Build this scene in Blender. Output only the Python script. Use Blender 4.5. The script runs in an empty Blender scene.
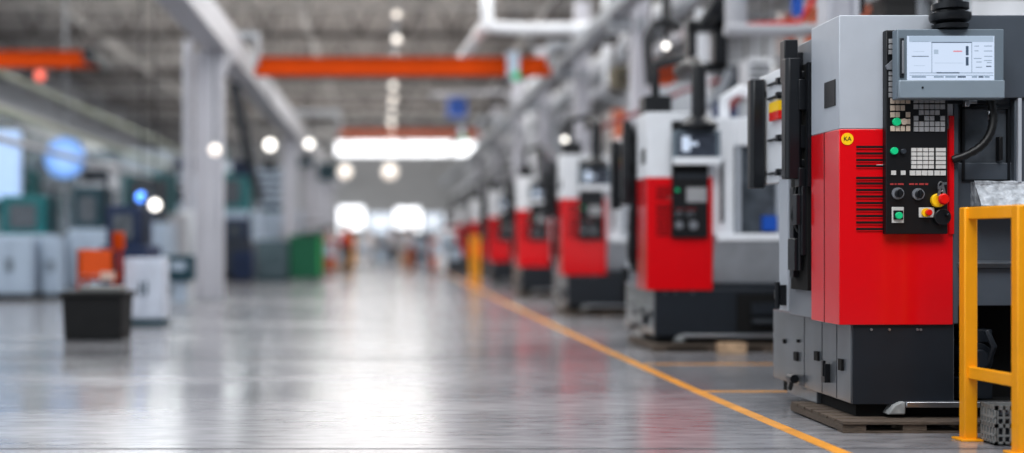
import bpy, bmesh, math, random
from mathutils import Vector, Matrix
random.seed(7)
C = bpy.context.scene.collection
PI = math.pi
F = 1280.0; HC = 1.13; VX = 385.0; VY = 243.0      # survey of the photograph: focal length, eye height, vanishing point

def W(px, py, D):
    """survey point: where a pixel of the photo lies in the hall at distance D"""
    return ((px-VX)*D/F, D, HC+(VY-py)*D/F)

# ------------------------------------------------------------------ materials
def lin(c):
    r = []
    for v in c[:3]:
        v = v/255.0
        r.append(v/12.92 if v <= .04045 else ((v+.055)/1.055)**2.4)
    return (*r, 1.0)
MATS = {}
def mat(name, col, rough=.5, metal=0., var=.08, scale=6., bump=0., coat=0., emit=0., ecol=None, spec=.5, trans=0., stretch=(1,1,1)):
    if name in MATS: return MATS[name]
    m = bpy.data.materials.new(name); m.use_nodes = True
    nt = m.node_tree; N = nt.nodes; L = nt.links
    b = N['Principled BSDF']
    tc = N.new('ShaderNodeTexCoord'); mp = N.new('ShaderNodeMapping'); mp.inputs['Scale'].default_value = stretch
    L.new(tc.outputs['Object'], mp.inputs['Vector'])
    nz = N.new('ShaderNodeTexNoise'); nz.inputs['Scale'].default_value = scale; nz.inputs['Detail'].default_value = 4
    L.new(mp.outputs['Vector'], nz.inputs['Vector'])
    rp = N.new('ShaderNodeValToRGB')
    c = lin(col)
    rp.color_ramp.elements[0].position = .3; rp.color_ramp.elements[1].position = .7
    rp.color_ramp.elements[0].color = (c[0]*(1-var), c[1]*(1-var), c[2]*(1-var), 1)
    rp.color_ramp.elements[1].color = (min(1, c[0]*(1+var)), min(1, c[1]*(1+var)), min(1, c[2]*(1+var)), 1)
    L.new(nz.outputs['Fac'], rp.inputs['Fac']); L.new(rp.outputs['Color'], b.inputs['Base Color'])
    b.inputs['Roughness'].default_value = rough; b.inputs['Metallic'].default_value = metal
    b.inputs['Coat Weight'].default_value = coat; b.inputs['Coat Roughness'].default_value = .12
    b.inputs['Specular IOR Level'].default_value = spec
    if trans: b.inputs['Transmission Weight'].default_value = trans
    if emit:
        b.inputs['Emission Color'].default_value = lin(ecol or col); b.inputs['Emission Strength'].default_value = emit
    if bump:
        bp = N.new('ShaderNodeBump'); bp.inputs['Strength'].default_value = bump; bp.inputs['Distance'].default_value = .02
        L.new(nz.outputs['Fac'], bp.inputs['Height']); L.new(bp.outputs['Normal'], b.inputs['Normal'])
    MATS[name] = m
    return m

GREY   = mat('light grey enamel', (180,185,193), .4, var=.03, coat=.1)
GREYS  = mat('mid grey enamel', (128,131,137), .4, var=.05)
WHITE  = mat('off white enamel', (236,238,242), .4, var=.03)
RED    = mat('signal red enamel', (224,0,18), .28, var=.03, scale=2, spec=.4, coat=.8)
SLATE  = mat('slate grey enamel', (52,58,66), .38, var=.08, coat=.1)
SLATED = mat('dark slate enamel', (30,36,44), .42, var=.1)
BASEM  = mat('sheen-lightened slate', (88,92,97), .34, var=.2, scale=4, coat=.6, stretch=(1,1,.5))  # mottled slate, colour lightened to stand for the sheen on the base side
BLACK  = mat('black plastic', (16,17,21), .42, var=.2)
BLACKM = mat('black painted steel', (22,25,30), .35, var=.15)
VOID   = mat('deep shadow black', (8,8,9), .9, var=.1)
MONI   = mat('monitor grey blue', (112,124,134), .38, var=.04)
MONIL  = mat('monitor lip grey', (132,144,154), .34, var=.04)
CHROME = mat('brushed steel', (190,192,196), .28, metal=.9, var=.1)
CASTM  = mat('raw casting', (150,152,152), .6, var=.2, scale=20)
YEL    = mat('safety yellow paint', (246,168,14), .4, var=.05, coat=.2)
YELS   = mat('sticker yellow', (252,206,20), .45, var=.03)
KEYW   = mat('key white', (205,203,200), .5, var=.05)
KEYG   = mat('key grey', (160,160,162), .5, var=.1)
KEYB   = mat('key beige', (204,188,172), .5, var=.08)
GREENB = mat('green button', (20,185,125), .35, var=.05, emit=.25)
REDB   = mat('red button', (225,25,15), .3, var=.05)
REDT   = mat('red print', (170,60,60), .5)
SCR    = mat('lit screen', (60,66,74), .3, var=.01, emit=.86, ecol=(220,234,255))
SCRD   = mat('screen dark lines', (20,26,34), .4, emit=.7, ecol=(84,104,128))
SCRM   = mat('screen mid lines', (40,44,50), .4, emit=.8, ecol=(150,170,192))
SCRH   = mat('screen header', (50,54,60), .4, emit=.8, ecol=(188,206,226))
SCRR   = mat('screen red mark', (60,40,40), .4, emit=.8, ecol=(240,150,165))
SCRDK  = mat('sleeping screen', (70,76,88), .25, var=.3, scale=12)
GLASSD = mat('dark machine window', (82,88,95), .16, var=.35, scale=7, coat=.3)
WOOD   = mat('weathered pallet wood', (92,80,70), .85, var=.35, scale=14, bump=.4, stretch=(1,6,6))
WOODL  = mat('pale wood block', (190,160,130), .8, var=.2, scale=14)
FOIL   = mat('crumpled plastic wrap', (176,180,186), .22, var=.4, scale=22, bump=.9, coat=.5)
CRATEM = mat('grey crate plastic', (140,143,143), .55, var=.1)
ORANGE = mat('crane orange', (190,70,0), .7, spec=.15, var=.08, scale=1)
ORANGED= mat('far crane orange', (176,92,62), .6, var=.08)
GIRD   = mat('girder pale grey', (182,182,187), .5, var=.06, scale=1)
COLM   = mat('column pale grey', (192,192,199), .5, var=.05, scale=1)
GIRD2  = mat('runway steel grey', (150,154,160), .5, var=.1, scale=1)
DARKST = mat('dark roof steel', (96,92,90), .7, var=.15, scale=1)
MIDST  = mat('mid roof steel', (186,183,180), .6, var=.12, scale=1)
BLUE   = mat('strong blue', (28,92,190), .45)
NAVY   = mat('navy paint', (18,42,78), .5)
TEAL   = mat('teal paint', (30,112,116), .5, var=.15)
TEALD  = mat('dark teal paint', (16,62,74), .5, var=.15)
GREEN  = mat('deep green paint', (6,104,72), .5, var=.1)
PALEB  = mat('pale blue grey', (176,190,206), .45, var=.05)
RUBBER = mat('dark rubber tub', (22,22,23), .7, var=.25)
CARDB  = mat('light crate lid', (140,140,138), .7)
LAMPW  = mat('lit white lamp', (255,250,240), .4, emit=3, ecol=(255,250,242))
LAMPS  = mat('soft lit lamp', (250,246,240), .4, emit=1.15, ecol=(255,240,226))
LAMPB  = mat('lit blue lamp', (60,80,110), .4, emit=.85, ecol=(112,170,240))
LAMPK  = mat('small blue lamp', (90,150,255), .4, emit=3, ecol=(90,150,255))
WINL   = mat('bright daylight pane', (250,252,255), .3, emit=2.4, ecol=(250,252,255), var=.01)
WINL2  = mat('soft daylight pane', (232,240,250), .3, emit=.8, ecol=(228,238,250), var=.02)
SKIN   = mat('skin', (196,150,124), .6)
HAIR   = mat('dark hair', (30,24,22), .8)
DCLOTH = mat('dark trousers cloth', (26,30,42), .9)
LCLOTH = mat('pale shirt cloth', (206,214,224), .9)
WCLOTH = mat('white shirt cloth', (228,228,232), .9)
RCLOTH = mat('red cloth', (190,40,44), .9)

# ------------------------------------------------------------------ mesh builder
class MB:
    def __init__(s): s.v = []; s.f = []; s.m = []
    def add(s, vs, fs, m=0):
        o = len(s.v); s.v += [tuple(v) for v in vs]
        for f in fs: s.f.append(tuple(i+o for i in f)); s.m.append(m)
        return s
    def box(s, x0, x1, y0, y1, z0, z1, m=0):
        vs = [(x,y,z) for x in (x0,x1) for y in (y0,y1) for z in (z0,z1)]
        return s.add(vs, [(0,1,3,2),(4,6,7,5),(0,4,5,1),(2,3,7,6),(0,2,6,4),(1,5,7,3)], m)
    def prism(s, poly, axis, a, b, m=0):
        """poly in the two other axes, in order, swept along axis"""
        n = len(poly); vs = []
        for t in (a, b):
            for p in poly:
                vs.append({'x': (t,p[0],p[1]), 'y': (p[0],t,p[1]), 'z': (p[0],p[1],t)}[axis])
        fs = [tuple(range(n)), tuple(range(2*n-1, n-1, -1))] + [(i,(i+1)%n,(i+1)%n+n,i+n) for i in range(n)]
        return s.add(vs, fs, m)
    def tube(s, pts, r, n=12, m=0, caps=True):
        pts = [Vector(p) for p in pts]; rs = r if isinstance(r, (list,tuple)) else [r]*len(pts)
        vs = []; fs = []; up = None
        for i, p in enumerate(pts):
            d = (pts[min(i+1,len(pts)-1)]-pts[max(i-1,0)])
            if d.length < 1e-7: d = Vector((0,0,1))
            d.normalize()
            if up is None: up = d.orthogonal().normalized()
            else:
                up = (up - d*up.dot(d))
                up = up.normalized() if up.length > 1e-5 else d.orthogonal().normalized()
            w = d.cross(up)
            for k in range(n):
                a = 2*PI*k/n; vs.append(p+(up*math.cos(a)+w*math.sin(a))*rs[i])
        for i in range(len(pts)-1):
            for k in range(n):
                a = i*n+k; b = i*n+(k+1)%n; fs.append((a,b,b+n,a+n))
        if caps: fs += [tuple(range(n-1,-1,-1)), tuple(range((len(pts)-1)*n, len(pts)*n))]
        return s.add(vs, fs, m)
    def ball(s, c, r, m=0, n=12, sc=(1,1,1)):
        vs = [(c[0],c[1],c[2]+r*sc[2])]; fs = []
        R = n//2
        for i in range(1,R):
            t = PI*i/R
            for k in range(n):
                a = 2*PI*k/n; vs.append((c[0]+r*sc[0]*math.sin(t)*math.cos(a), c[1]+r*sc[1]*math.sin(t)*math.sin(a), c[2]+r*sc[2]*math.cos(t)))
        vs.append((c[0],c[1],c[2]-r*sc[2])); e = len(vs)-1
        for k in range(n):
            fs.append((0,1+k,1+(k+1)%n)); fs.append((e, e-n+(k+1)%n, e-n+k))
        for i in range(R-2):
            for k in range(n):
                a = 1+i*n+k; b = 1+i*n+(k+1)%n; fs.append((a,a+n,b+n,b))
        return s.add(vs, fs, m)
    def disc_y(s, cx, cz, y0, y1, r, m=0, n=20):
        return s.tube([(cx,y0,cz),(cx,y1,cz)], r, n, m)
    def build(s, name, mats, parent=None, loc=None, bevel=0., rot=None):
        me = bpy.data.meshes.new(name); me.from_pydata(s.v, [], s.f)
        if not isinstance(mats, (list,tuple)): mats = [mats]
        for q in mats: me.materials.append(q)
        for p, i in zip(me.polygons, s.m): p.material_index = i
        bm = bmesh.new(); bm.from_mesh(me); bmesh.ops.recalc_face_normals(bm, faces=bm.faces[:]); bm.to_mesh(me); bm.free()
        me.shade_smooth(); me.set_sharp_from_angle(angle=math.radians(38))
        o = bpy.data.objects.new(name, me); C.objects.link(o)
        if parent: o.parent = parent
        if loc: o.location = loc
        if rot: o.rotation_euler = rot
        if bevel:
            b = o.modifiers.new('edge', 'BEVEL'); b.width = bevel; b.segments = 2; b.limit_method = 'ANGLE'; b.angle_limit = math.radians(40)
        return o
def tag(o, label=None, cat=None, group=None, kind=None):
    if label: o['label'] = label
    if cat: o['category'] = cat
    if group: o['group'] = group
    if kind: o['kind'] = kind
    return o
def empty(name, loc=(0,0,0), rz=0):
    o = bpy.data.objects.new(name, None); C.objects.link(o); o.location = loc; o.rotation_euler = (0,0,rz); o.empty_display_size = .2
    return o
def kids(o): return [c for c in bpy.data.objects if c.parent == o]
def copy_tree(o, parent=None):
    c = o.copy(); C.objects.link(c); c.parent = parent
    for ch in kids(o): copy_tree(ch, c)
    return c
def structure(o): o['kind'] = 'structure'; return o
def textmesh(s, size, depth, name, m, parent, loc, rot=(PI/2,0,0)):
    cu = bpy.data.curves.new(name, 'FONT'); cu.body = s; cu.size = size; cu.extrude = depth; cu.align_x = 'CENTER'; cu.align_y = 'CENTER'
    t = bpy.data.objects.new(name+'_tmp', cu); C.objects.link(t)
    bpy.context.view_layer.update()
    me = bpy.data.meshes.new_from_object(t.evaluated_get(bpy.context.evaluated_depsgraph_get()))
    bpy.data.objects.remove(t); me.materials.clear(); me.materials.append(m)
    o = bpy.data.objects.new(name, me); C.objects.link(o); o.parent = parent; o.location = loc; o.rotation_euler = rot
    return o

# ------------------------------------------------------------------ the hall
def floor_mat():
    m = bpy.data.materials.new('polished concrete floor'); m.use_nodes = True
    nt = m.node_tree; N = nt.nodes; L = nt.links; b = N['Principled BSDF']
    tc = N.new('ShaderNodeTexCoord')
    n1 = N.new('ShaderNodeTexNoise'); n1.inputs['Scale'].default_value = .55; n1.inputs['Detail'].default_value = 7
    n2 = N.new('ShaderNodeTexNoise'); n2.inputs['Scale'].default_value = 7.; n2.inputs['Detail'].default_value = 5
    mp = N.new('ShaderNodeMapping'); mp.inputs['Scale'].default_value = (.5,1.6,1)
    L.new(tc.outputs['Object'], mp.inputs['Vector']); L.new(mp.outputs['Vector'], n1.inputs['Vector']); L.new(mp.outputs['Vector'], n2.inputs['Vector'])
    mx = N.new('ShaderNodeMath'); mx.operation = 'ADD'; L.new(n1.outputs['Fac'], mx.inputs[0]); L.new(n2.outputs['Fac'], mx.inputs[1])
    rp = N.new('ShaderNodeValToRGB'); rp.color_ramp.elements[0].position = .7/2; rp.color_ramp.elements[1].position = 1.35/2
    h = N.new('ShaderNodeMath'); h.operation = 'MULTIPLY'; h.inputs[1].default_value = .5; L.new(mx.outputs[0], h.inputs[0])
    rp.color_ramp.elements[0].color = lin((108,108,112)); rp.color_ramp.elements[1].color = lin((166,165,168))
    L.new(h.outputs[0], rp.inputs['Fac']); L.new(rp.outputs['Color'], b.inputs['Base Color'])
    rr = N.new('ShaderNodeMapRange'); rr.inputs['To Min'].default_value = .09; rr.inputs['To Max'].default_value = .28
    L.new(n1.outputs['Fac'], rr.inputs['Value']); L.new(rr.outputs[0], b.inputs['Roughness'])
    b.inputs['Specular IOR Level'].default_value = .5
    bp = N.new('ShaderNodeBump'); bp.inputs['Strength'].default_value = .12; bp.inputs['Distance'].default_value = .01
    L.new(n2.outputs['Fac'], bp.inputs['Height']); L.new(bp.outputs['Normal'], b.inputs['Normal'])
    return m
XL, XR, YE, ZR = -17.0, 12.0, 95.0, 10.3
structure(MB().box(XL,XR,-6,YE,-.2,0).build('floor', floor_mat()))
ROOFM = mat('roof deck', (162,156,152), .8, var=.12, scale=.6)
structure(MB().box(XL,XR,14,YE,ZR,ZR+.2).build('ceiling', ROOFM))
WALLM = mat('pale corrugated wall', (176,177,178), .7, var=.06, scale=1)
WALLR = mat('grey side wall', (178,182,188), .7, var=.12, scale=1)
def wallfar():
    b = MB().box(XL,XR,YE,YE+.3,0,ZR)
    for i in range(24): b.box(XL,XR,YE-.06,YE,.2+i*.42,.4+i*.42)
    return b
structure(wallfar().build('wall_far', WALLM))
structure(MB().box(XL-.3,XL,10,YE,0,ZR).build('wall_left', WALLR))
structure(MB().box(XR,XR+.3,-6,YE,0,ZR).build('wall_right', WALLR))
structure(MB().box(-9,XR,-6.3,-6,0,ZR).build('wall_back', mat('dim back wall', (90,92,96), .8)))
# seams in the floor and painted lines
JM = mat('floor joint', (74,74,78), .5)
for i, y in enumerate((7.02, 12.4, 12.62, 20.5, 30)):
    structure(MB().box(XL,XR,y,y+.02,.0,.0015).build('floor_joint', JM))
LINEM = mat('worn yellow floor paint', (222,152,48), .4, var=.22, scale=5)
mk = MB()
ln = [(2.56,3),(2.46,6.9),(2.38,9.6),(2.32,13.8),(2.28,24),(2.26,55)]
for (xa,ya),(xb,yb) in zip(ln, ln[1:]): mk.prism([(xa-.045,ya),(xa+.045,ya),(xb+.045,yb),(xb-.045,yb)], 'z', 0, .003)
structure(mk.build('floor_marking', LINEM))
for y0 in (9.7, 11.9):
    structure(MB().box(2.42,4.6,y0,y0+.07,0,.003).build('floor_marking', LINEM))
# end wall: high strip window and the bright openings below
def window(n, x0, x1, z0, z1, y, pane, bars):
    r = empty('window_%d' % n, ((x0+x1)/2, y, z0)); structure(r); w = (x1-x0)/2; h = z1-z0
    structure(MB().box(-w,w,-.02,0,0,h).build('pane', pane, r))
    f = MB(); t = .07
    f.box(-w-t,w+t,-.09,-.02,-t,0); f.box(-w-t,w+t,-.09,-.02,h,h+t); f.box(-w-t,-w,-.09,-.02,0,h); f.box(w,w+t,-.09,-.02,0,h)
    for k in range(1,bars): x = -w+2*w*k/bars; f.box(x-.04,x+.04,-.09,-.02,0,h)
    structure(f.build('window_frame', GIRD, r))
    return r
window(1, -3.6, 6.8, HC+6.5, HC+7.5, YE-.08, mat('strip window pane',(250,252,255),.3,emit=2.4,ecol=(252,253,255),var=.01), 6)
for i,(a,b_,z0,z1) in enumerate(((-3.4,-1.6,2.0,3.8),(-1.2,.6,1.7,3.3),(.8,2.6,1.3,3.7),(2.9,4.3,1.9,3.3),(4.8,7.5,1.8,3.0))):
    window(2+i, a, b_, z0, z1, YE-.08, WINL if i in (0,2) else WINL2, 2)
for i in range(4):     # windows of the left wall
    r = empty('window_%d' % (7+i), (XL+.02, 57+i*9.5, 2.2)); structure(r)
    structure(MB().box(0,.03,-3.4,3.4,0,3.2).build('pane', WINL2, r))
    f = MB()
    for k in range(5): f.box(.03,.09,-3.4+k*1.7-.05,-3.4+k*1.7+.05,0,3.2)
    f.box(.03,.09,-3.45,3.45,-.06,.02); f.box(.03,.09,-3.45,3.45,3.18,3.26); structure(f.build('window_frame', GIRD, r))

# roof trusses across the hall
for i in range(11):
    y = 33+i*5.6; b = MB(); z0, z1 = 8.2, 10.0
    b.box(XL,XR,y-.09,y+.09,z0,z0+.16); b.box(XL,XR,y-.09,y+.09,z1,z1+.16)
    n = 18; dx = (XR-XL)/n
    for k in range(n):
        x = XL+k*dx
        b.tube([(x,y,z0+.1),(x+dx/2,y,z1),(x+dx,y,z0+.1)], .06, 6)
    structure(b.build('roof_truss', DARKST if i % 2 == 0 else MIDST))
for i, x in enumerate((-14,-10,-6.5,-2.6,1.2,5.0,8.5)):
    structure(MB().box(x-.08,x+.08,20,YE,8.36,8.56).build('roof_purlin', MIDST if i % 2 else DARKST))
structure(MB().box(-4.6,-3.9,22,YE,6.3,6.75).build('trim_1', DARKST))

# left crane runway on its columns
g = MB(); g.box(-3.6,-3.1,12,90,4.93,5.0); g.box(-3.6,-3.1,12,90,5.5,5.56); g.box(-3.42,-3.28,12,90,5.0,5.5)
for k in range(20): g.box(-3.58,-3.12,12+k*4,12.05+k*4,5.0,5.5)
g.box(-3.56,-3.14,12,90,5.0,5.06)
gb = MB(); gb.box(-3.6,-3.1,12,90,4.93,5.56)
tag(gb.build('crane_runway', GIRD, bevel=.02), 'pale grey crane runway girder running along the aisle above the left columns', 'girder')
rb = MB(); rb.box(-3.0,-2.9,16,90,5.72,5.8); rb.box(-2.99,-2.91,16,90,5.6,5.72)
for i, y in enumerate((25.4, 47, 59, 69, 80)):
    r = empty('support_column', (-3.48, y, 0))
    tag(r, ['pale grey support column nearest, standing beside the blue parts bin', 'second pale grey support column along the left runway',
            'third pale grey support column, left of the green container', 'fourth pale grey support column along the left runway',
            'farthest pale grey support column near the end wall'][i], 'column', 'columns carrying the left crane runway')
    b = MB(); b.box(-.28,-.2,-.13,.13,.03,4.93); b.box(.2,.28,-.13,.13,.03,4.93); b.box(-.2,.2,-.03,.03,.03,4.93)
    b.build('shaft', COLM, r, bevel=.01)
    MB().box(-.36,.36,-.22,.22,0,.03).build('base_plate', GIRD2, r)
    MB().prism([(.28,4.4),(.28,4.93),(.55,4.93)], 'y', -.06, .06).build('bracket', GIRD, r)
# right crane runway
b = MB(); b.box(3.9,4.2,15,90,HC+3.93,HC+4.21)
tag(b.build('crane_runway', GIRD2, bevel=.02), 'narrow blue-grey crane runway girder above the row of red machines', 'girder')
for i, y in enumerate((12.6, 22.4, 29, 36, 43, 51, 61)):
    r = empty('support_column', (4.46, y, 0))
    tag(r, ['pale column rising behind the second red machine', 'pale column with the white lamp beside it, behind the second machine',
            'pale column behind the third red machine', 'pale column behind the fourth red machine', 'pale column behind the fifth red machine',
            'pale column behind the sixth red machine', 'last pale column of the row behind the farthest red machines'][i], 'column', 'columns carrying the right crane runway')
    b = MB(); b.box(-.16,-.1,-.14,.14,.03,6.6); b.box(.1,.16,-.14,.14,.03,6.6); b.box(-.1,.1,-.03,.03,.03,6.6)
    b.build('shaft', COLM, r); MB().box(-.25,.25,-.22,.22,0,.03).build('base_plate', GIRD2, r)
    MB().box(-.56,.1,-.08,.08,HC+3.7,HC+3.93).build('bracket', GIRD2, r)

# overhead cranes
def crane(x0, x1, y, z0, z1, m, label, ends=True, knob=True):
    r = empty('overhead_crane', ((x0+x1)/2, y, z0)); w = (x1-x0)/2; h = z1-z0
    b = MB(); b.box(-w,w,-.2,.2,0,h*.08); b.box(-w,w,-.2,.2,h*.92,h); b.box(-w,w,-.14,.14,h*.08,h*.92); b.build('bridge_beam', m, r)
    if ends:
        for s_ in (-1,1): MB().box(s_*w-.13,s_*w+.13,-.8,.8,h*.1,h*.9).build('end_carriage', BLACKM, r)
    if not ends:
        for s_, X_ in ((-1,-3.35),(1,4.05)):
            e = MB(); zt = (5.56 if s_ < 0 else HC+4.21)-z0; xo = X_-(x0+x1)/2; xi = s_*w
            e.box(min(xi-s_*.1,xi),max(xi-s_*.1,xi),-.25,.25,h*.5,zt+.16); e.box(min(xi,xo),max(xi,xo),-.25,.25,zt,zt+.16); e.build('end_carriage', GIRD2, r, bevel=.01)
    else:
        for s_ in (-.9,.9): MB().tube([(s_*w,0,h),(s_*w,0,ZR-z0)], .05, 8).build('hanger', DARKST, r)
    if knob:
        t = MB().box(w*.7,w*.78,-.3,.3,-.06,h+.1).build('hoist', PALEB, r)
        MB().ball((w*.76,-.3,-.05), .1, 0).build('lamp', GREENB, t)
    return tag(r, label, 'crane')
crane(-2.84, 3.62, 28, HC+3.66, HC+4.04, ORANGE, 'orange overhead crane beam spanning the central aisle', ends=False)
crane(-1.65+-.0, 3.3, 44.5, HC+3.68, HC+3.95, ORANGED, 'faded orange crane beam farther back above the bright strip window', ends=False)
crane(-10.4, -6.3, 28, HC+3.84, HC+4.18, ORANGE, 'orange crane beam with black end over the left bay', knob=False)
# pendant lamps in a row over the aisle
for i in range(13):
    D = 33+i*3.6+(i % 3)*.5; r = empty('pendant_lamp', (.3+.04*(i % 2), D, HC+5.9))
    MB().ball((0,0,0), .1+.03*(i % 3)*.6, sc=(1,1,.8)).build('globe', LAMPS, r)
    MB().tube([(0,0,.08),(0,0,ZR-HC-5.9)], .015, 6).build('cord', GIRD2, r)
    tag(r, 'small round pendant lamp in the row hanging down the middle of the hall', 'lamp', 'pendant lamps along the aisle')

# glowing lamps at the sides
def globe(px, py, D, rad, m, label, up=.8, side=0):
    p = W(px,py,D); r = empty('globe_lamp', p)
    MB().ball((0,0,0), rad, n=16).build('globe', m, r)
    MB().tube([(0,0,rad*.9),(0,0,ZR-p[2])], .012, 8).build('stem', BLACKM, r)
    return tag(r, label, 'lamp')
globe(270,145,30,.13,LAMPW,'bright white globe lamp just right of the nearest left column',1.3)
globe(309,144,34,.11,LAMPW,'white globe lamp between the left columns and the strip window',1.2)
globe(155,205,22,.1,LAMPW,'bright white lamp over the left bay beside a small blue light',1.0)
globe(141,197,22,.09,LAMPK,'small blue lamp next to the bright lamp of the left bay',1.0)
globe(215,150,24,.11,LAMPS,'soft white lamp mounted on the nearest left column',.6)
globe(565,140,26,.06,LAMPW,'white lamp above the third red machine',1.4)
globe(666,46,20,.05,LAMPW,'white lamp above an orange box behind the second machine',1.)
globe(345,172,60,.3,LAMPS,'left one of two soft lamps below the strip window',.7)
globe(390,172,60,.34,LAMPS,'right one of two soft lamps below the strip window',.7)
globe(40,76,30,.12,mat('lit red lamp',(235,110,90),.4,emit=1.2),'small red lamp under the orange crane of the left bay',.5)
# big blue round lamp of the left bay
p = W(65,158,32); r = empty('round_lamp', p)
mb_ = bpy.data.materials.new('glowing blue diffuser'); mb_.use_nodes = True
N_ = mb_.node_tree.nodes; L_ = mb_.node_tree.links; tc_ = N_.new('ShaderNodeTexCoord'); ln_ = N_.new('ShaderNodeVectorMath'); ln_.operation = 'LENGTH'
rp_ = N_.new('ShaderNodeValToRGB'); rp_.color_ramp.elements[0].color = lin((170,204,250)); rp_.color_ramp.elements[1].color = lin((84,138,215)); rp_.color_ramp.elements[1].position = .55
L_.new(tc_.outputs['Object'], ln_.inputs[0]); L_.new(ln_.outputs['Value'], rp_.inputs['Fac']); L_.new(rp_.outputs['Color'], N_['Principled BSDF'].inputs['Emission Color'])
N_['Principled BSDF'].inputs['Emission Strength'].default_value = 1.25; N_['Principled BSDF'].inputs['Base Color'].default_value = (.1,.15,.2,1)
MB().tube([(0,-.06,0),(0,.0,0)], .5, 32).build('glowing_disc', mb_, r)
MB().tube([(0,0,0),(0,.12,0)], .54, 32).build('housing', GIRD2, r)
MB().tube([(0,.06,.52),(0,.06,ZR-p[2])], .02, 8).build('stem', GIRD2, r)
tag(r, 'large round pale blue lamp glowing over the left bay', 'lamp')

# ------------------------------------------------------------------ the red machines
def fx(px, s=165.16, o=839.): return (px-o)/s
def fz(py, s=165.16): return HC+(VY-py)/s

def fxd(px, y): return (px-VX)*(7.75+y)/F-2.75
def fzd(py, y): return HC+(VY-py)*(7.75+y)/F
def door_parts(root, simple=False):
    """the aisle side: latch door, two long handles, channel, guard strip"""
    b = MB(); b.box(.03,.3,.51,1.05,.64,2.46); b.build('side_panel', GREYS, root, bevel=.006)
    ch = MB(); ch.box(.0,.05,.58,.92,.82,2.3); ch = ch.build('door_channel', VOID, root)
    me = MB()
    for (y0,y1,z0,z1,t) in ((.60,.68,1.5,1.62,.05),(.62,.7,1.25,1.45,.06),(.66,.8,.95,1.16,.06),(.6,.66,1.05,1.5,.03),(.75,.82,.9,1.5,.04),(.62,.72,1.75,1.9,.05),(.6,.7,2.0,2.2,.05),(.76,.86,1.6,2.25,.03)):
        me.box(-t,.0,y0,y1,z0,z1)
    me.tube([(-.03,.64,.95),(-.03,.64,2.2)], .012, 8); me.tube([(-.02,.7,1.2),(-.06,.72,1.3),(-.02,.74,1.5)], .01, 8)
    me.build('door_linkage', BLACKM, ch, bevel=.004)
    # guard strip with hinge
    g_ = MB(); g_.box(.02,.12,1.05,1.25,.66,1.58); g_ = g_.build('guard_strip', GREY, root, bevel=.006)
    h = MB(); h.box(-.02,.03,1.08,1.16,.70,.84); h.tube([(-.03,1.12,.68),(-.03,1.12,.86)], .018, 8); h.box(-.03,.0,1.16,1.2,.74,.8); h.build('hinge', BLACKM, g_)
    # sliding door above with clips
    d = MB(); d.box(.03,.1,1.05,1.75,1.56,2.36); d = d.build('sliding_door', WHITE, root, bevel=.006)
    c = MB()
    for z in (1.62,1.86,2.16,2.26):
        c.box(.01,.03,1.08,1.5,z,z+.014); c.box(-.0,.03,1.22,1.27,z-.015,z+.03)
    c.tube([(.015,1.12,1.58),(.015,1.12,2.34)], .01, 8); c.build('clip_rail', BLACKM, d)
    st = MB(); st.box(.0,.028,1.2,1.42,2.06,2.13,1); st.box(.0,.029,1.2,1.42,2.0,2.06,0); st.build('warning_sticker', [REDB, YELS], d)
    for (y, za, zb) in ((.66,1.55,2.34),(1.6,1.53,2.32)):
        hb = MB()
        xx0, xx1 = (-.13,-.02) if y < 1 else (-.09,.02)
        hb.prism([(xx0,y-.03),(xx0+.02,y-.05),(xx1-.02,y-.05),(xx1,y-.03),(xx1,y+.05),(xx0,y+.05)], 'z', za, zb)
        hb.box(xx1,.04,y-.02,y+.03,za+.08,za+.13); hb.box(xx1,.04,y-.02,y+.03,zb-.13,zb-.08)
        hb.build('door_handle', BLACKM, root, bevel=.006)
    hb = MB(); hb.box(-.1,-.01,.74,.84,2.2,2.48); hb.box(-.01,.03,.76,.81,2.25,2.4); hb.build('door_bumper', BLACKM, root, bevel=.006)
    # slim vertical edge bar beside the cabinet
    MB().box(-.012,.03,.53,.57,1.5,2.3).build('edge_bar', BLACKM, root)

def base_parts(root, x1, bx=None):
    bx = bx or x1
    b = MB(); b.prism([(.085,.04),(bx,.04),(bx,1.6),(.085,1.6)], 'z', .15, .645)
    o = b.build('base', [BASEM], root, bevel=.006)
    MB().box(.09,.7,.02,.041,.15,.64).build('front_plate', SLATED, root, bevel=.003)
    s = MB()
    for y in (.28,.55,.9): s.box(.083,.086,y,y+.006,.16,.63)
    s.build('side_seam', SLATED, o)
    for (y, z, w, h) in ((1.02,.32,.07,.06),(.6,.36,.07,.06),(.16,.34,.06,.07),(1.3,.42,.03,.03),(1.0,.45,.025,.02),(.42,.3,.03,.03)):
        MB().box(.07,.09,y,y+w,z,z+h).build('access_hole', VOID, o)
    l = MB(); l.box(.05,.085,.4,.47,.24,.36); l.box(.04,.06,.41,.44,.28,.38); l.build('latch', BLACKM, o, bevel=.003)
    l = MB(); l.tube([(.05,1.0,.2),(.05,1.1,.2)], .03, 10); l.tube([(.05,1.05,.2),(.05,1.1,.12)], .015, 8); l.build('hose_fitting', BLACKM, o)
    bt = MB()
    for x in (.2,.31,.66-.28+.1,.5): bt.disc_y(x,.605,.01,.025,.008,n=8)
    bt.build('bolt', CHROME, root)
    for (x, y, w, d) in ((.10,.7,.14,.62),(x1-.3,.7,.2,.6),(.75,.75,.2,.5)):
        MB().box(x,x+w,y,y+d,.07,.16).build('foot', BASEM if x < .2 else SLATED, root, bevel=.004)
    MB().box(.13,x1-.1,.08,1.5,.072,.15).build('under_base_shade', VOID, root)  # black fill standing for the shade under the base
    MB().box(.4,max(.75,x1-.6),-.02,.06,.135,.17).build('front_rail', CHROME, root, bevel=.004)
    ca = MB(); ca.prism([(.29,.09),(.33,.15),(.37,.17),(.4,.17),(.4,.09)], 'y', -.01, .1); ca.build('lifting_lug', CASTM, root, bevel=.01)

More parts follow.
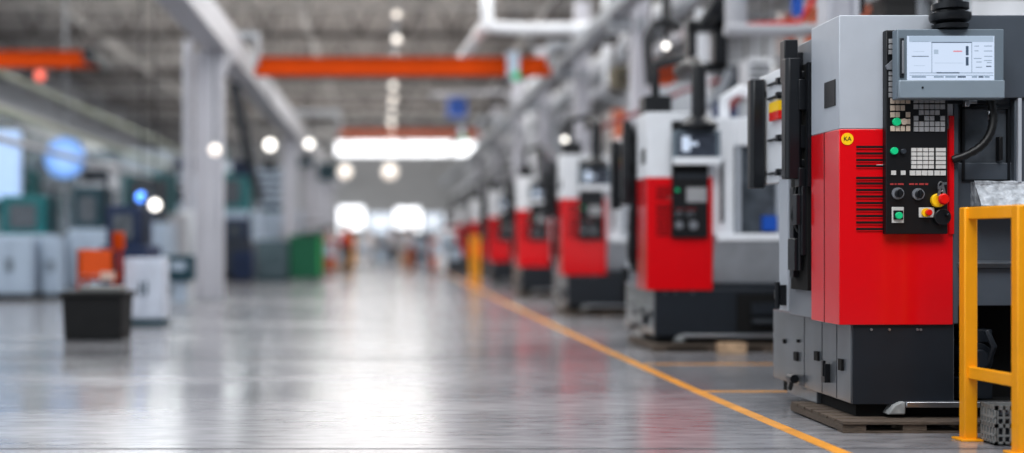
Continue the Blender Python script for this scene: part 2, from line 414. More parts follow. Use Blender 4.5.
def cabinet_parts(root, topm):
    zr = fz(129); zt = fz(15); zb = fz(325)
    c = MB().box(0,.69,0,.51,zr,zt).build('upper_cabinet', topm, root, bevel=.006)
    MB().box(-.006,.0,.06,.25,1.97,2.13).build('side_latch', BLACKM, c, bevel=.002)
    rp = MB().box(0,.69,0,.51,zb,zr).build('red_panel', RED, root, bevel=.005)
    s = MB(); s.box(-.002,.001,.26,.266,zb,zr); s.build('panel_seam', BLACKM, rp)
    v = MB(); rows = [147,153.5,160,166,178,183.5,190,196.5,203,209.5,216,222.5,229]
    for k, py in enumerate(rows):
        x0 = fx(856); x1 = fx(886)-.004
        v.box(x0,x1,-.004,.002,fz(py)-.007,fz(py)+.007,0); v.box(x0,x1,-.007,.0,fz(py)-.012,fz(py)-.008,1)
    v.box(fx(876),fx(885.5),-.009,0,fz(164.6)-.004,fz(164.6),2)
    v.build('vent_slots', [VOID, RED, KEYW], rp)
    return c, rp

def control_panel(root, full):
    y = -.055
    fx = lambda px: fxd(px, -.055)
    fz = lambda py: fzd(py, -.055)
    x0, x1 = fx(886), fx(948); z0, z1 = fz(234), fz(30)
    p = MB().box(x0,x1,y,0,z0,z1).build('control_panel', BLACK, root, bevel=.006)
    def keys(name, m, xs, ys, w, h, skip=()):
        b = MB()
        for i, X in enumerate(xs):
            for j, Y in enumerate(ys):
                if (i,j) in skip: continue
                b.box(fx(X), fx(X+w), y-.008, y, fz(Y+h), fz(Y))
        return b.build(name, m, p)
    if full:
        keys('keypad', KEYB, [890.2,895.2,900.2,905.6], [98.5,105.5,112.2,119,126], 4.2, 5.2, ((3,1),(0,3),(1,3),(2,2)))
        keys('keypad', KEYG, [913.5,918.8,924.1,929.4,934.7,940], [98.5,104.6,110.4,116,121.6,127], 4.4, 4.6, ((4,3),(0,2),(1,3),(5,2)))
        keys('keypad', KEYG, [888.5], [39,44.5,50,71,76.5,82,87.5,93], 6, 4.4)
        keys('keypad', KEYW, [911,916.8,922.6,928.4,935.5,940.3], [148,152.3,156.6,160.9,165.2], 5, 3.5)
        keys('keypad', KEYW, [909.5,915.5,921.5,927.5,934,940], [170.5], 5.3, 5)
        keys('key', KEYW, [891], [170.6], 4.6, 4.4); keys('key', KEYW, [900.6], [170.6], 4.6, 4.4)
        b = MB(); b.prism([(fx(885),fz(66)),(fx(894),fz(58)),(fx(894),fz(70)),(fx(887),fz(70))], 'y', y-.02, y); b.build('hinge_clip', GREYS, p)
    else:
        k = MB(); k.box(fx(910),fx(945),y-.008,y,fz(172),fz(146)); k.build('key_field', KEYG, p)
        k = MB(); k.box(fx(891),fx(944),y-.006,y,fz(130),fz(122)); k.build('key_field', SLATE, p)
    for (cx, cy, r_, m) in ((896,122,4,GREENB),(903.2,122,3.2,KEYB),(893.6,151,3.6,GREENB),(902.6,151.5,2.6,SLATE)) if full else ((894,151,3,GREENB),(897,212,7,GREYS),(922,212,8,GREYS)):
        b = MB(); b.disc_y(fx(cx),fz(cy),y-.02,y,r_/165.16); b.build('push_button', m, p, bevel=.002)
    for row in (((890,893.4),(894.6,896.4),(897.6,903.6)),((909,914),(915,917.6),(919,924),(925,928))):
        b = MB()
        for (a, e) in row: b.box(fx(a),fx(e),y-.002,y,fz(185),fz(183.2))
        b.build('red_lettering', REDT, p)
    for (cx, cy) in ((897.5,193.5),(917.8,194.2)):
        k = MB(); k.disc_y(fx(cx),fz(cy),y-.012,y,.036); k.build('dial_ring', GREYS, p)
        k = MB(); k.disc_y(fx(cx),fz(cy),y-.035,y-.012,.023); k.box(fx(cx)-.006,fx(cx)+.006,y-.05,y-.03,fz(cy)-.024,fz(cy)+.026); k.build('selector_knob', BLACKM, p, bevel=.002)
    if not full: return p
    # bottom start button in its pale frame
    k = MB(); k.box(fx(891.5),fx(903.5),y-.006,y,fz(223),fz(207)); k.build('button_frame', KEYW, p, bevel=.002)
    k = MB(); k.box(fx(893),fx(902.5),y-.012,y-.006,fz(219.5),fz(210.5)); k.build('button_frame', BLACKM, p)
    k = MB(); k.disc_y(fx(897.6),fz(215.6),y-.03,y-.01,.021); k.build('push_button', GREENB, p, bevel=.003)
    k = MB(); k.box(fx(918.5),fx(934),y-.008,y,fz(217.5),fz(207.5)); k.build('switch_plate', KEYW, p, bevel=.003)
    k = MB(); k.disc_y(fx(925),fz(212.6),y-.02,y-.006,.026); k.build('stop_collar', YELS, p)
    k = MB(); k.disc_y(fx(926.5),fz(212.6),y-.045,y-.02,.019); k.build('stop_button', REDB, p, bevel=.004)
    k = MB(); k.disc_y(fx(936.8),fz(200.5),y-.03,y,.042); k.build('stop_collar', YELS, p, bevel=.004)
    k = MB(); k.tube([(fx(939.5),y-.03,fz(199.5)),(fx(939.5),y-.06,fz(199.5)),(fx(939.5),y-.075,fz(199.5))], [.02,.034,.026], 20); k.build('emergency_stop', REDB, p)
    k = MB(); k.disc_y(fx(941),fz(217),y-.03,y,.05); k.disc_y(fx(941)+.02,fz(215),y-.06,y-.03,.01); k.build('handwheel', BLACKM, p, bevel=.005)
    if full:
        k = MB()
        k.tube([(fx(938)+.016*math.cos(a),y-.04,fz(187)+.03*math.sin(a)) for a in [i*PI/6 for i in range(13)]], .004, 6)
        k.prism([(fx(933.5),fz(196)),(fx(936.5),fz(196)),(fx(938.5),fz(186)),(fx(936.5),fz(186))], 'y', y-.05, y-.045)
        k.prism([(fx(939),fz(194)),(fx(942),fz(194)),(fx(939.5),fz(184)),(fx(937.6),fz(185))], 'y', y-.056, y-.051)
        k.box(fx(939),fx(943),y-.05,y-.04,fz(185),fz(182.5)); k.build('key_bunch', CHROME, p)
    return p

# --- machine in focus
M1 = empty('machining_center', (2.75, 7.75, 0))
tag(M1, 'nearest machining center with red side panel, lit monitor and dark slate housing', 'machine')
cab, redp = cabinet_parts(M1, GREY)
door_parts(M1); base_parts(M1, 2.4, .715)
control_panel(M1, True)
MB().box(fx(948.2),fx(953),-.012,0,fz(234),fz(116)).build('red_edge', RED, M1)
st = MB(); st.disc_y(fx(847),fz(139),-.004,0,.037,n=28); st = st.build('round_sticker', YELS, M1)
textmesh('KA', .036, .0008, 'lettering', BLACKM, st, (fx(847),-.005,fz(139)))
# monitor
my = -.17
_fx, _fz = fx, fz
fx = lambda px: fxd(px, -.17)
fz = lambda py: fzd(py, -.17)
mo = MB(); mx0, mx1, mz0, mz1 = fx(897), fx(1004), fz(99), fz(29)
mo.prism([(mx0,mz0),(mx1,mz0),(mx1,mz1),(mx0,mz1)], 'y', my, my+.075)
mo = mo.build('monitor', MONI, M1, bevel=.006)
MB().box(mx0+.004,mx1-.004,my-.022,my,mz0+.002,fz(80.5)).build('monitor_lip', MONIL, mo, bevel=.006)
MB().box(fx(899.5),fx(903.8),my-.008,my,fz(77.5),fz(38)).build('side_grip', SLATED, mo, bevel=.003)
MB().box(fx(901),fx(903),my-.02,my-.008,fz(74),fz(41)).build('side_grip', GREYS, mo, bevel=.003)
MB().disc_y(fx(921),fz(88),my-.026,my-.022,.006).build('lip_button', BLACKM, mo)
def sx(c): return fx(885+c/5.664)
def sz(c): return fz(25+c/5.664)
s = MB(); s.box(fx(907),fx(994),my-.004,my,fz(80.3),fz(36))
def q(a,b_,c,d,m): s.box(sx(a),sx(b_),my-.0052,my-.004,sz(d),sz(c),m)
q(135,612,64,97,3); q(262,490,97,102,1); q(262,265,102,272,2); q(488,491,102,272,2); q(150,245,176,180,1); q(150,245,92,95,2)
q(262,490,270,273,2); q(385,435,146,153,4); q(456,471,120,172,1); q(456,471,182,230,1); q(275,300,140,165,3); q(280,440,215,217,3)
q(137,612,270,274,2); q(137,612,284,287,2)
for a, e in ((150,230),(275,330),(340,400),(410,455),(490,520),(528,556),(562,590)): q(a,e,290,299,1 if a in (410,528) else 2)
for (a,e,c) in ((505,530,118),(560,605,118),(505,528,145),(558,606,146),(560,604,176),(515,545,208),(575,602,212),(512,548,238),(575,600,234),(560,602,200),(500,545,188)): q(a,e,c,c+4,2)
q(572,600,232,238,1); q(290,420,268,275,1); q(160,225,230,232,3); q(160,220,150,152,3)
s.build('screen', [SCR,SCRD,SCRM,SCRH,SCRR], mo)
# swivel mount
mt = MB(); cx, cy = fx(953), my+.04
prof = [(.10,28),(.105,24),(.075,22.5),(.11,20),(.118,17),(.118,13),(.085,11.5),(.085,10),(.105,8.5),(.105,3),(.07,2),(.07,-8),(.05,-10),(.05,-60)]
mt.tube([(cx,cy,fz(p_[1])) for p_ in prof], [p_[0] for p_ in prof], 24)
mt.tube([(cx,cy,fz(-58)),(cx,cy+.1,fz(-66)),(cx,.9,fz(-66))], .05, 12)
mt.build('swivel_mount', BLACKM, M1)
fx, fz = _fx, _fz
# right housing
hs = MB()
hs.box(.69,2.4,.0,.5,fz(98),fz(15)); hs.box(.69,fx(958.5),.0,.5,.64,fz(98)); hs.box(fx(1016),2.4,.02,.5,1.3,fz(98)); hs.box(.69,2.4,.5,1.4,.64,fz(20))
SLATEH = mat('housing slate', (78,85,94), .4, var=.05)
hs.build('housing', SLATEH, M1, bevel=.006)
MB().box(fx(958),fx(1016),.08,.12,fz(182),fz(98)).build('window', GLASSD, M1)
fr = MB(); fr.box(fx(966),fx(968.5),.05,.08,fz(180),fz(105)); fr.box(fx(966),fx(1014),.05,.08,fz(108),fz(106)); fr.box(fx(1012),fx(1014),.05,.08,fz(180),fz(107)); fr.box(fx(966),fx(1014),.05,.08,fz(181),fz(179))
fr.build('window_frame', BLACKM, M1)
hh = MB(); hh.box(fx(1001.5),fx(1005.5),.03,.08,fz(160),fz(136)); hh.build('window_handle', BLACK, M1, bevel=.006)
MB().box(fx(1018),fx(1021.5),.0,.02,fz(182),fz(98)).build('bright_strip', GREY, M1)
MB().box(fx(940),fx(1000),-.01,.06,fz(104),fz(99)).build('rail_block', BLACKM, M1)
j = MB(); j.box(fx(962),fx(967),-.04,.0,fz(107),fz(100)); j.box(fx(967),fx(975),-.03,.0,fz(104),fz(101)); j.build('cable_clamp', CHROME, M1, bevel=.004)
pts = []
P0, P1, P2, P3 = Vector((fx(987),-.05,fz(100))), Vector((fx(990),-.08,fz(128))), Vector((fx(985),-.1,fz(150))), Vector((fx(950),-.03,fz(160)))
for i in range(25):
    t = i/24; pts.append(P0*(1-t)**3+P1*3*t*(1-t)**2+P2*3*t*t*(1-t)+P3*t**3)
cb = MB(); cb.tube(pts, [.026 if (i % 2) else .022 for i in range(25)], 12); cb = cb.build('cable', mat('black rubber',(12,13,15),.45), M1)
MB().tube([(fx(987),-.05,fz(112)),(fx(987.6),-.055,fz(120))], .026, 12).build('cable_collar', CHROME, cb)
# lower right body of the near machine
lb = MB(); lb.box(fx(958.5),2.4,.06,.5,fz(262),1.62); lb.build('lower_body', SLATEH, M1, bevel=.005)
lb = MB(); lb.prism([(.0,fz(268)),(-.02,fz(263)),(.1,fz(259)),(.5,fz(259)),(.5,fz(268))], 'x', fx(957), 2.4); lb.build('ledge', BASEM, M1, bevel=.003)
MB().box(fx(957),2.4,.03,.5,fz(306),fz(268)).build('lower_panel', SLATEH, M1, bevel=.004)
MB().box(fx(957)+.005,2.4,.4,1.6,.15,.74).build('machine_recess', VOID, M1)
mr = MB(); mr.tube([(fx(985),.1,.42),(fx(985),.4,.42)], .1, 20); mr.tube([(fx(985),.06,.42),(fx(985),.1,.42)], .06, 20); mr.box(fx(968),fx(1002),.12,.4,.17,.3); mr.tube([(fx(990),.05,.6),(fx(996),.03,.5),(fx(994),.08,.4)], .02, 8)
mr.box(fx(975),fx(1000),.1,.3,.52,.6); mr.build('drive_motor', SLATED, M1, bevel=.006)

pal = MB()
def pallet(x0, x1, y0, y1, label):
    r = empty('pallet', ((x0+x1)/2, (y0+y1)/2, 0)); hx, hy = (x1-x0)/2, (y1-y0)/2
    t = MB(); n = 7
    for k in range(n):
        a = -hy+k*(2*hy)/n; t.box(-hx,hx,a,a+2*hy/n*.8,.05,.07)
    t.build('deck_boards', WOOD, r, bevel=.003)
    for k in range(5):
        a = -hx+k*(2*hx-.14)/4
        MB().box(a,a+.14,-hy+.01,hy-.01,.01,.05).build('bearer', WOOD, r)
    MB().box(-hx,hx,-hy,-hy+.1,0,.012).build('bottom_board', WOOD, r)
    return tag(r, label, 'pallet')
pallet(2.72, 4.3, 7.6, 8.6, 'weathered wooden pallet under the nearest machine')

# wrapped packet on the ledge of the near machine
wb = MB(); a, b2 = fx(975)+2.75, 5.2
rows = 9
vs = []; fs = []
nx = 22
for j in range(rows):
    for i in range(nx):
        X = a+(b2-a)*i/(nx-1); t = j/(rows-1)
        yy = 7.75-.08+.10*t+random.uniform(-.008,.008); zz = fz(206)+(fz(181)-fz(206))*t+random.uniform(-.004,.004)
        vs.append((X,yy,zz))
for j in range(rows-1):
    for i in range(nx-1): k = j*nx+i; fs.append((k,k+1,k+1+nx,k+nx))
wb.add(vs, fs); wb.box(a,b2,7.755,7.81,fz(206),fz(181.5))
tag(wb.build('wrapped_packet', FOIL), 'long packet in crumpled clear plastic wrap on the nearest machine behind the yellow rail', 'packet')
MB().box(fx(970),2.3,-.1,.06,fz(210),fz(206)).build('shelf_plate', SLATE, M1, bevel=.003)
# pale cabinet standing behind the yellow post
p = empty('supply_cabinet', (4.02, 7.3, 0))
MB().box(-.24,.3,-.1,.25,.18,.68).build('body', GREY, p, bevel=.01)
MB().box(-.2,.26,-.07,.22,.0,.18).build('plinth', SLATED, p)
MB().box(-.1,.2,-.11,-.1,.5,.58).build('label_plate', BLUE, p)
tag(p, 'small pale cabinet low behind the yellow railing post', 'cabinet')
# plastic crate
cr = empty('plastic_crate', (3.56, 7.22, 0)); b = MB(); w, d, h = .16, .09, .225
for z in (.0,.1,.2): b.box(-w,w,-d,-d+.012,z,z+.022); b.box(-w,-w+.012,-d,d,z,z+.022); b.box(w-.012,w,-d,d,z,z+.022); b.box(-w,w,d-.012,d,z,z+.022)
for k in range(9):
    x = -w+.006+k*(2*w-.02)/8; b.box(x,x+.012,-d,-d+.01,0,h); b.box(x,x+.012,d-.01,d,0,h)
for k in range(6):
    y = -d+k*(2*d-.012)/5; b.box(-w,-w+.01,y,y+.012,0,h); b.box(w-.01,w,y,y+.012,0,h)
for z in (.05,.15): b.box(-w,w,-d+.002,-d+.01,z,z+.012); b.box(-w+.002,-w+.01,-d,d,z,z+.012)
b.box(-w,w,-d,d,0,.01); b.build('lattice_walls', CRATEM, cr)
MB().box(-w+.02,w-.02,-d+.02,d-.02,.01,.17).build('contents', SLATE, cr)
tag(cr, 'grey lattice plastic crate on the floor by the yellow railing', 'crate')

# yellow corner railing
RA = empty('safety_railing', (3.345, 7.34, 0))
tag(RA, 'yellow safety railing with two posts in front of the nearest machine', 'railing')
dx, dy = 3.39-3.33, 6.85-7.34
def railing(root, posts, runs, w=.038):
    for (x, y) in posts:
        MB().box(x-w,x+w,y-w,y+w,.0,1.335).build('post', YEL, root, bevel=.008)
        MB().box(x-w-.03,x+w+.03,y-w-.03,y+w+.03,0,.012).build('base_plate', YEL, root, bevel=.003)
    for (ax, ay, bx, by) in runs:
        for z in (1.3, .39):
            v = Vector((bx-ax,by-ay,0)); L_ = v.length; v.normalize(); n_ = Vector((-v.y,v.x,0))*.022
            A = Vector((ax,ay,0)); B = Vector((bx,by,0))
            poly = [A+n_,B+n_,B-n_,A-n_]
            m_ = MB().prism([(q_.x,q_.y) for q_ in poly], 'z', z-.035, z+.035)
            m_.build('rail', YEL, root, bevel=.006)
railing(RA, [(0,0),(dx,dy),(dx+1.1,dy)], [(0,0,dx,dy),(dx,dy,dx+1.1,dy)])
RB = empty('safety_railing', (2.3, 34, 0)); railing(RB, [(0,0),(.17,0)], [(0,0,.17,0)], .06)
tag(RB, 'small yellow guard rail standing far down the aisle by the fifth machine', 'railing')

# --- the repeating machine
MR = empty('machining_center', (2.75, 13.46, 0))
cabinet_parts(MR, WHITE); door_parts(MR); base_parts(MR, 2.6); control_panel(MR, False)
MB().box(fx(948.2),fx(953),-.012,0,fz(325),fz(129)).build('red_edge', RED, MR)
h = MB(); h.box(.69,.95,.1,1.4,.7,2.46); h.box(.95,2.6,.1,1.4,2.16,2.46); h.box(.95,2.6,.1,1.4,.7,1.23); h.box(1.95,2.6,.1,1.4,1.2,2.2); h.box(.95,1.95,.5,1.4,1.2,2.2)
h.build('housing', WHITE, MR, bevel=.01)
MB().box(.95,1.95,.16,.2,1.23,2.16).build('window', GLASSD, MR)
f = MB(); f.box(.97,1.02,.1,.16,1.24,2.15); f.box(1.88,1.93,.1,.16,1.24,2.15); f.box(1.4,1.45,.1,.16,1.24,2.15); f.build('window_frame', GREY, MR)
MB().box(1.25,1.4,.08,.16,1.26,1.42).build('blue_tag', BLUE, MR)
MB().box(.8,.83,.06,.1,1.35,2.0).build('housing_handle', SLATE, MR)
t = MB(); t.prism([(-.12,1.22),(-.16,1.16),(.1,.70),(.3,.70),(.3,1.23)], 'x', .7, 2.6); t.build('chip_tray', mat('tray grey', (168,172,178), .4), MR, bevel=.01)
t = MB(); t.box(.7,2.6,-.17,-.12,1.15,1.23); t.build('tray_lip', WHITE, MR, bevel=.01)
MB().box(.7,2.6,.02,.041,.15,.64).build('front_plate', SLATED, MR)
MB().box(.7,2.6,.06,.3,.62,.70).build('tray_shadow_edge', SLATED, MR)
v = MB(); v.box(.95,1.7,.0,.03,.2,.6); v.build('recess_shade', VOID, MR)  # black block standing for the shadowed void in the base front
v = MB(); v.box(1.1,1.4,-.03,.0,.38,.5); v.tube([(1.1,-.03,.3),(1.5,-.03,.3)], .04, 8); v.build('hose_bundle', SLATED, MR)
mo = MB(); mo.box(.24,.74,-.16,-.09,1.96,2.3); mo = mo.build('monitor', MONI, MR, bevel=.01)
MB().box(.24,.74,-.2,-.16,1.94,2.02).build('monitor_lip', WHITE, mo, bevel=.01)
s = MB(); s.box(.29,.69,-.166,-.16,2.03,2.27,0); s.box(.33,.42,-.168,-.166,2.08,2.24,1); s.box(.36,.5,-.169,-.168,2.14,2.18,1); s.build('screen', [SCRDK, SCR], mo)
mt = MB(); mt.tube([(.52,-.12,2.3),(.52,-.12,2.34),(.52,-.12,2.36),(.52,-.12,2.42),(.52,-.12,2.45),(.52,-.12,2.95),(.52,.1,3.03),(.52,.7,3.03)], [.16,.2,.2,.14,.075,.075,.085,.085], 14)
mt.build('swivel_mount', BLACKM, MR)
tp = MB(); tp.tube([(.95,.5,2.46),(.95,.5,2.7),(1.1,.5,2.8),(1.7,.5,2.62)], .06, 10); tp.build('exhaust_hose', WHITE, MR)
tp = MB(); tp.box(.1,.4,.6,.9,2.46,2.75); tp.tube([(.25,.75,2.75),(.25,.75,3.1),(.6,.9,3.2)], .05, 8); tp.build('spindle_drive', BLACKM, MR, bevel=.01)
tp = MB(); tp.tube([(1.2,.3,2.46),(1.25,.3,2.62),(1.4,.3,2.68),(1.55,.3,2.6),(1.6,.3,2.46)], .02, 8); tp.build('red_hose', REDB, MR)
labs = ['second red and white machining center, directly behind the nearest one', 'third red and white machining center of the row',
        'fourth red and white machining center, standing before the one by the small yellow rail', 'fifth red and white machining center of the row, near the small yellow guard rail',
        'sixth red and white machining center of the row', 'seventh red and white machining center, second from the far end',
        'farthest red and white machining center at the end of the row']
for i, D in enumerate((13.46, 19.9, 26.6, 33.8, 41, 48.5, 56.5)):
    o = MR if i == 0 else copy_tree(MR)
    o.location = (2.75, D, 0); tag(o, labs[i], 'machine', 'red and white machines in the row')
    pl_labels = ['wooden pallet boards under the second machine','wooden pallet boards under the third machine','wooden pallet boards under the fourth machine']
    if i < 3:
        pallet(2.78, 5.2, D-.2, D+1.2, pl_labels[i])
for k, x in enumerate((3.55, 4.15)):
    tag(MB().box(x-.14,x+.14,13.05,13.2,0,.11).build('wood_block', WOODL, bevel=.008), ['pale wood block left of two in front of the second machine','pale wood block right of two in front of the second machine'][k], 'block')

# ------------------------------------------------------------------ pipes, frames and boxes behind the machines
def pipe(pts, r_, m, label, name='service_pipe', cat='pipe'):
    return tag(MB().tube(pts, r_, 10).build(name, m), label, cat)
D = 26
pipe([W(486,-40,D),W(487,16,D),W(492,27,D),W(520,29,D),W(640,28,D)], .13, WHITE, 'thick white duct bending down and running right above the orange crane beam', 'air_duct', 'duct')
pipe([W(486,24,D+.5),W(468,50,D+6),W(452,70,D+14)], .13, WHITE, 'white duct branch slanting away from the bend above the crane beam', 'air_duct', 'duct')
D = 36
pipe([W(430,96,D),W(505,92,D),W(512,100,D),W(515,140,D)], .07, GIRD, 'thin pale pipe loop hanging below the orange crane beam')
D = 16
pipe([W(725,30,D),W(790,31,D),W(835,28,D),W(848,10,D),W(850,-40,D)], .08, GIRD, 'white pipe crossing above the second machine and turning up')
pipe([W(735,-40,D+.3),W(736,30,D+.3)], .14, GIRD, 'thick white vertical pipe above the second machine')
pipe([W(797,-30,D+.4),W(797,16,D+.4)], .075, BLUE, 'short blue vertical pipe above the second machine')
pipe([W(745,26,D+1),W(800,22,D+1),W(818,-10,D+1)], .04, REDB, 'red hose looped along the white pipe above the second machine', 'hose','hose')
pipe([W(728,110,D),W(738,98,D),W(752,90,D),W(775,84,D),W(800,60,D+1)], .045, RCLOTH and mat('dull red hose',(130,50,54),.5), 'dull red hose curving behind the black door handles', 'hose','hose')
pipe([W(600,128,20),W(640,112,20),W(680,92,20),W(720,80,20)], .035, mat('dull red hose',(130,50,54),.5), 'thin dull red hose slanting up behind the second machine', 'hose','hose')
pipe([W(650,85,19),W(647,40,19),W(655,24,19),W(668,20,19),W(680,30,19)], .07, BLACKM, 'black hose arching beside the pale column', 'hose','hose')
pipe([W(700,112,17),W(722,90,17),W(730,70,17)], .06, GIRD2, 'grey bent pipe above the second machine monitor')
pipe([W(505,-5,40),W(540,58,36),W(600,96,30),W(660,118,24)], .05, GIRD2, 'thin grey pipe sloping down behind the runway girder')
# black hanging frame
fr = MB()
D = 17
def fb(x0,x1,y0,y1,d=0,t=.2): a = W(x0,y1,D); b_ = W(x1,y0,D); fr.box(a[0],b_[0],D+d,D+d+t,a[2],b_[2])
fb(688,697,26,72); fb(714,728,-40,68); fb(688,728,20,31); fb(688,728,62,72); fr.tube([W(718,0,D),W(700,28,D)], .08, 8)
tag(fr.build('steel_gantry', BLACKM, bevel=.01), 'black square steel frame hanging above the second machine', 'frame')
def bxo(x0,x1,y0,y1,D,dep,m,name,label,cat,bev=.02):
    a = W(x0,y1,D); b_ = W(x1,y0,D)
    return tag(MB().box(a[0],b_[0],D,D+dep,a[2],b_[2]).build(name, m, bevel=bev), label, cat)
def cupboard(x0,x1,y0,y1,D,dep,m,name,label,cat,m2=SLATE,m3=GREY):
    """box unit on its own base with two front doors and grips"""
    a = W(x0,y1,D); b_ = W(x1,y0,D); r = empty(name, ((a[0]+b_[0])/2, D, 0)); w = (b_[0]-a[0])/2; h = b_[2]
    MB().box(-w,w,0,dep,0,h).build('body', m, r, bevel=.01)
    for s_ in (-1,1):
        d = MB().box(min(0,s_*w)+.015,max(0,s_*w)-.015,-.02,0,h*.12,h*.94).build('door', m, r, bevel=.005)
        MB().box(s_*.04-.012,s_*.04+.012,-.05,-.02,h*.45,h*.65).build('handle', m2, d)
    MB().box(-w-.005,w+.005,-.012,dep+.005,0,h*.09).build('plinth', m2, r)
    return tag(r, label, cat)
def hanging_unit(x0,x1,y0,y1,D,m,label,top=ZR):
    a = W(x0,y1,D); b_ = W(x1,y0,D); r = empty('hanging_unit', ((a[0]+b_[0])/2, D, a[2])); w = (b_[0]-a[0])/2; h = b_[2]-a[2]
    MB().box(-w,w,0,.5,0,h).build('casing', m, r, bevel=.02)
    g_ = MB()
    for k in range(4): g_.box(-w*.8,w*.8,-.015,0,h*(.15+.2*k),h*(.22+.2*k))
    g_.build('grille', SLATED, r)
    for s_ in (-1,1): MB().tube([(s_*w*.8,.25,h),(s_*w*.8,.25,top-a[2])], .02, 6).build('hanger', DARKST, r)
    return tag(r, label, 'unit')
hanging_unit(652,676,62,82,20.5,ORANGE,'small orange unit hanging right of the pale column behind the second machine')
hanging_unit(614,634,66,86,23,mat('olive grey',(112,104,84),.6),'olive grey unit hanging left of the pale column behind the second machine')
hanging_unit(694,708,100-55,60,22,REDB and ORANGED,'dull red unit seen through the black hanging frame')
hanging_unit(596,620,28,42,27,BLACKM,'black unit hanging beside the runway girder')
hanging_unit(448,466,98,116,52,BLUE,'small blue unit hanging high in the centre of the hall right of the lamps')
hanging_unit(836,866,-6,14,15,BLACKM,'dark unit hanging just behind the top of the nearest machine')
hanging_unit(748,772,58,92,19,mat('white unit',(214,216,220),.5),'white unit hanging behind the black door handles')
# shelves and tall cabinets along the right wall
for i in range(9):
    y = 14+i*5.3
    r = empty('storage_rack', (7.2, y, 0)); 
    for (x_, yy) in ((-1.1,-.5),(1.1,-.5),(-1.1,.5),(1.1,.5)):
        MB().box(x_-.05,x_+.05,yy-.05,yy+.05,0,4.4+.3*(i % 3)).build('upright', [GIRD2,MIDST,GIRD][i % 3], r)
    for z in (.3,1.5,2.7,3.9): MB().box(-1.15,1.15,-.55,.55,z,z+.08).build('shelf', [MIDST,GIRD2][i % 2], r)
    tag(r, 'tall steel rack behind the machines, number %s along the right wall' % ['one','two','three','four','five','six','seven','eight','nine'][i], 'rack', 'racks along the right wall')
    cols = [PALEB, SLATE, WHITE, DARKST, GIRD2, NAVY, WHITE, ORANGED, RUBBER]
    for j, z in enumerate((1.58,2.78,3.98)):
        for k in range(2):
            w_ = random.uniform(.35,.5); hh_ = random.uniform(.4,.85); x_ = 7.2+(-.55 if k == 0 else .55)
            c_ = cols[(i*3+j*2+k) % 9]
            bb = MB(); bb.box(x_-w_,x_+w_,y-.4,y+.4,z,z+hh_); bb.box(x_-w_-.02,x_+w_+.02,y-.42,y+.42,z+hh_*.85,z+hh_)
            tag(bb.build('storage_box', c_, bevel=.02), '%s lidded storage box on the %s shelf of rack %s, %s side' % (['blue-grey','slate','white','dark grey','grey','navy','white','rust orange','black'][(i*3+j*2+k) % 9], ['second','third','top'][j], ['one','two','three','four','five','six','seven','eight','nine'][i], ['left','right'][k]), 'box', 'boxes on the right racks')
# overhead utility pipes parallel to the row
for i, (x, z, r_, m, lb_) in enumerate(((4.9,4.6,.09,WHITE,'white pipe running the length of the hall behind the machines, lowest of the set'),(5.3,5.3,.12,GIRD2,'grey pipe running the length of the hall behind the machines'),
        (3.4,5.9,.05,DARKST,'thin dark pipe running above the runway girder'),(5.9,6.1,.16,WHITE,'thick white pipe running high behind the machines'))):
    pipe([(x,16,z),(x,90,z)], r_, m, lb_)
for i in range(7):
    y = 17.5+i*5.5
    pipe([(4.9+.15*(i % 2),y,4.6),(4.9+.15*(i % 2),y,6.8),(5.9,y,7.2)], .06+.03*(i % 2), [GIRD,BLACKM,WHITE][i % 3], '%s riser pipe bending back at the top, %s along the row' % (['pale grey','black','white'][i % 3], ['first','second','third','fourth','fifth','sixth','seventh'][i]))
    pipe([(4.7,y+1.5,0),(4.7,y+1.5,4.6)], .1, [WHITE,GIRD2][i % 2], '%s drop pipe between the machines, %s along the row' % (['white','grey'][i % 2], ['first','second','third','fourth','fifth','sixth','seventh'][i]))

# ------------------------------------------------------------------ left bay
def left_machine(x, y, w, h, body, band, label, rz=0):
    r = empty('production_machine', (x, y, 0), rz)
    MB().box(-w,w,-.6,.8,.15,h*.62).build('body', body, r, bevel=.03)
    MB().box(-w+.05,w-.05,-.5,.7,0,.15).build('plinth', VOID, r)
    MB().box(-w*.9,w*.6,-.3,.8,h*.62,h).build('head', band, r, bevel=.03)
    MB().box(-w*.6,w*.3,-.33,-.3,h*.68,h*.92).build('window', GLASSD, r)
    for s_ in (-1,1):
        d = MB().box(min(s_*.02,s_*w*.92),max(s_*.02,s_*w*.92),-.63,-.6,.25,h*.56).build('door', body, r, bevel=.01)
        MB().box(s_*.1-.02,s_*.1+.02,-.67,-.63,h*.3,h*.42).build('handle', SLATE, d)
    MB().tube([(w*.8,-.2,h*.62),(w*.8,-.2,h*1.1)], .05, 8).build('signal_post', SLATE, r)
    return tag(r, label, 'machine')
left_machine(-7.35, 26.6, .62, 2.1, PALEB, TEAL, 'pale machine with teal top at the left edge of the hall')
left_machine(-6.15, 27, .4, 2.3, PALEB, TEALD, 'narrow pale machine with dark teal top right of the teal-topped one')
left_machine(-5.5, 30, .5, 2.6, PALEB, SLATE, 'pale machine with slate top behind the orange cart')
left_machine(-9.8, 33, 1.2, 3.0, WHITE, TEAL, 'wide white machine with teal top deeper in the left bay')
left_machine(-6.9, 38, .9, 3.2, GIRD, TEAL, 'grey machine with teal head in the middle of the left bay')
left_machine(-5.2, 44, .9, 3.6, PALEB, TEAL, 'pale blue machine with tall teal head behind the nearest column')
left_machine(-12, 45, 1.5, 3.6, GIRD2, WHITE, 'grey machine with white head far left in the left bay')
left_machine(-8.2, 52, 1.2, 4.0, WHITE, PALEB, 'tall white machine at the back of the left bay')
left_machine(-4.6, 40, .5, 1.9, SLATE, NAVY, 'dark slate machine between the left columns')
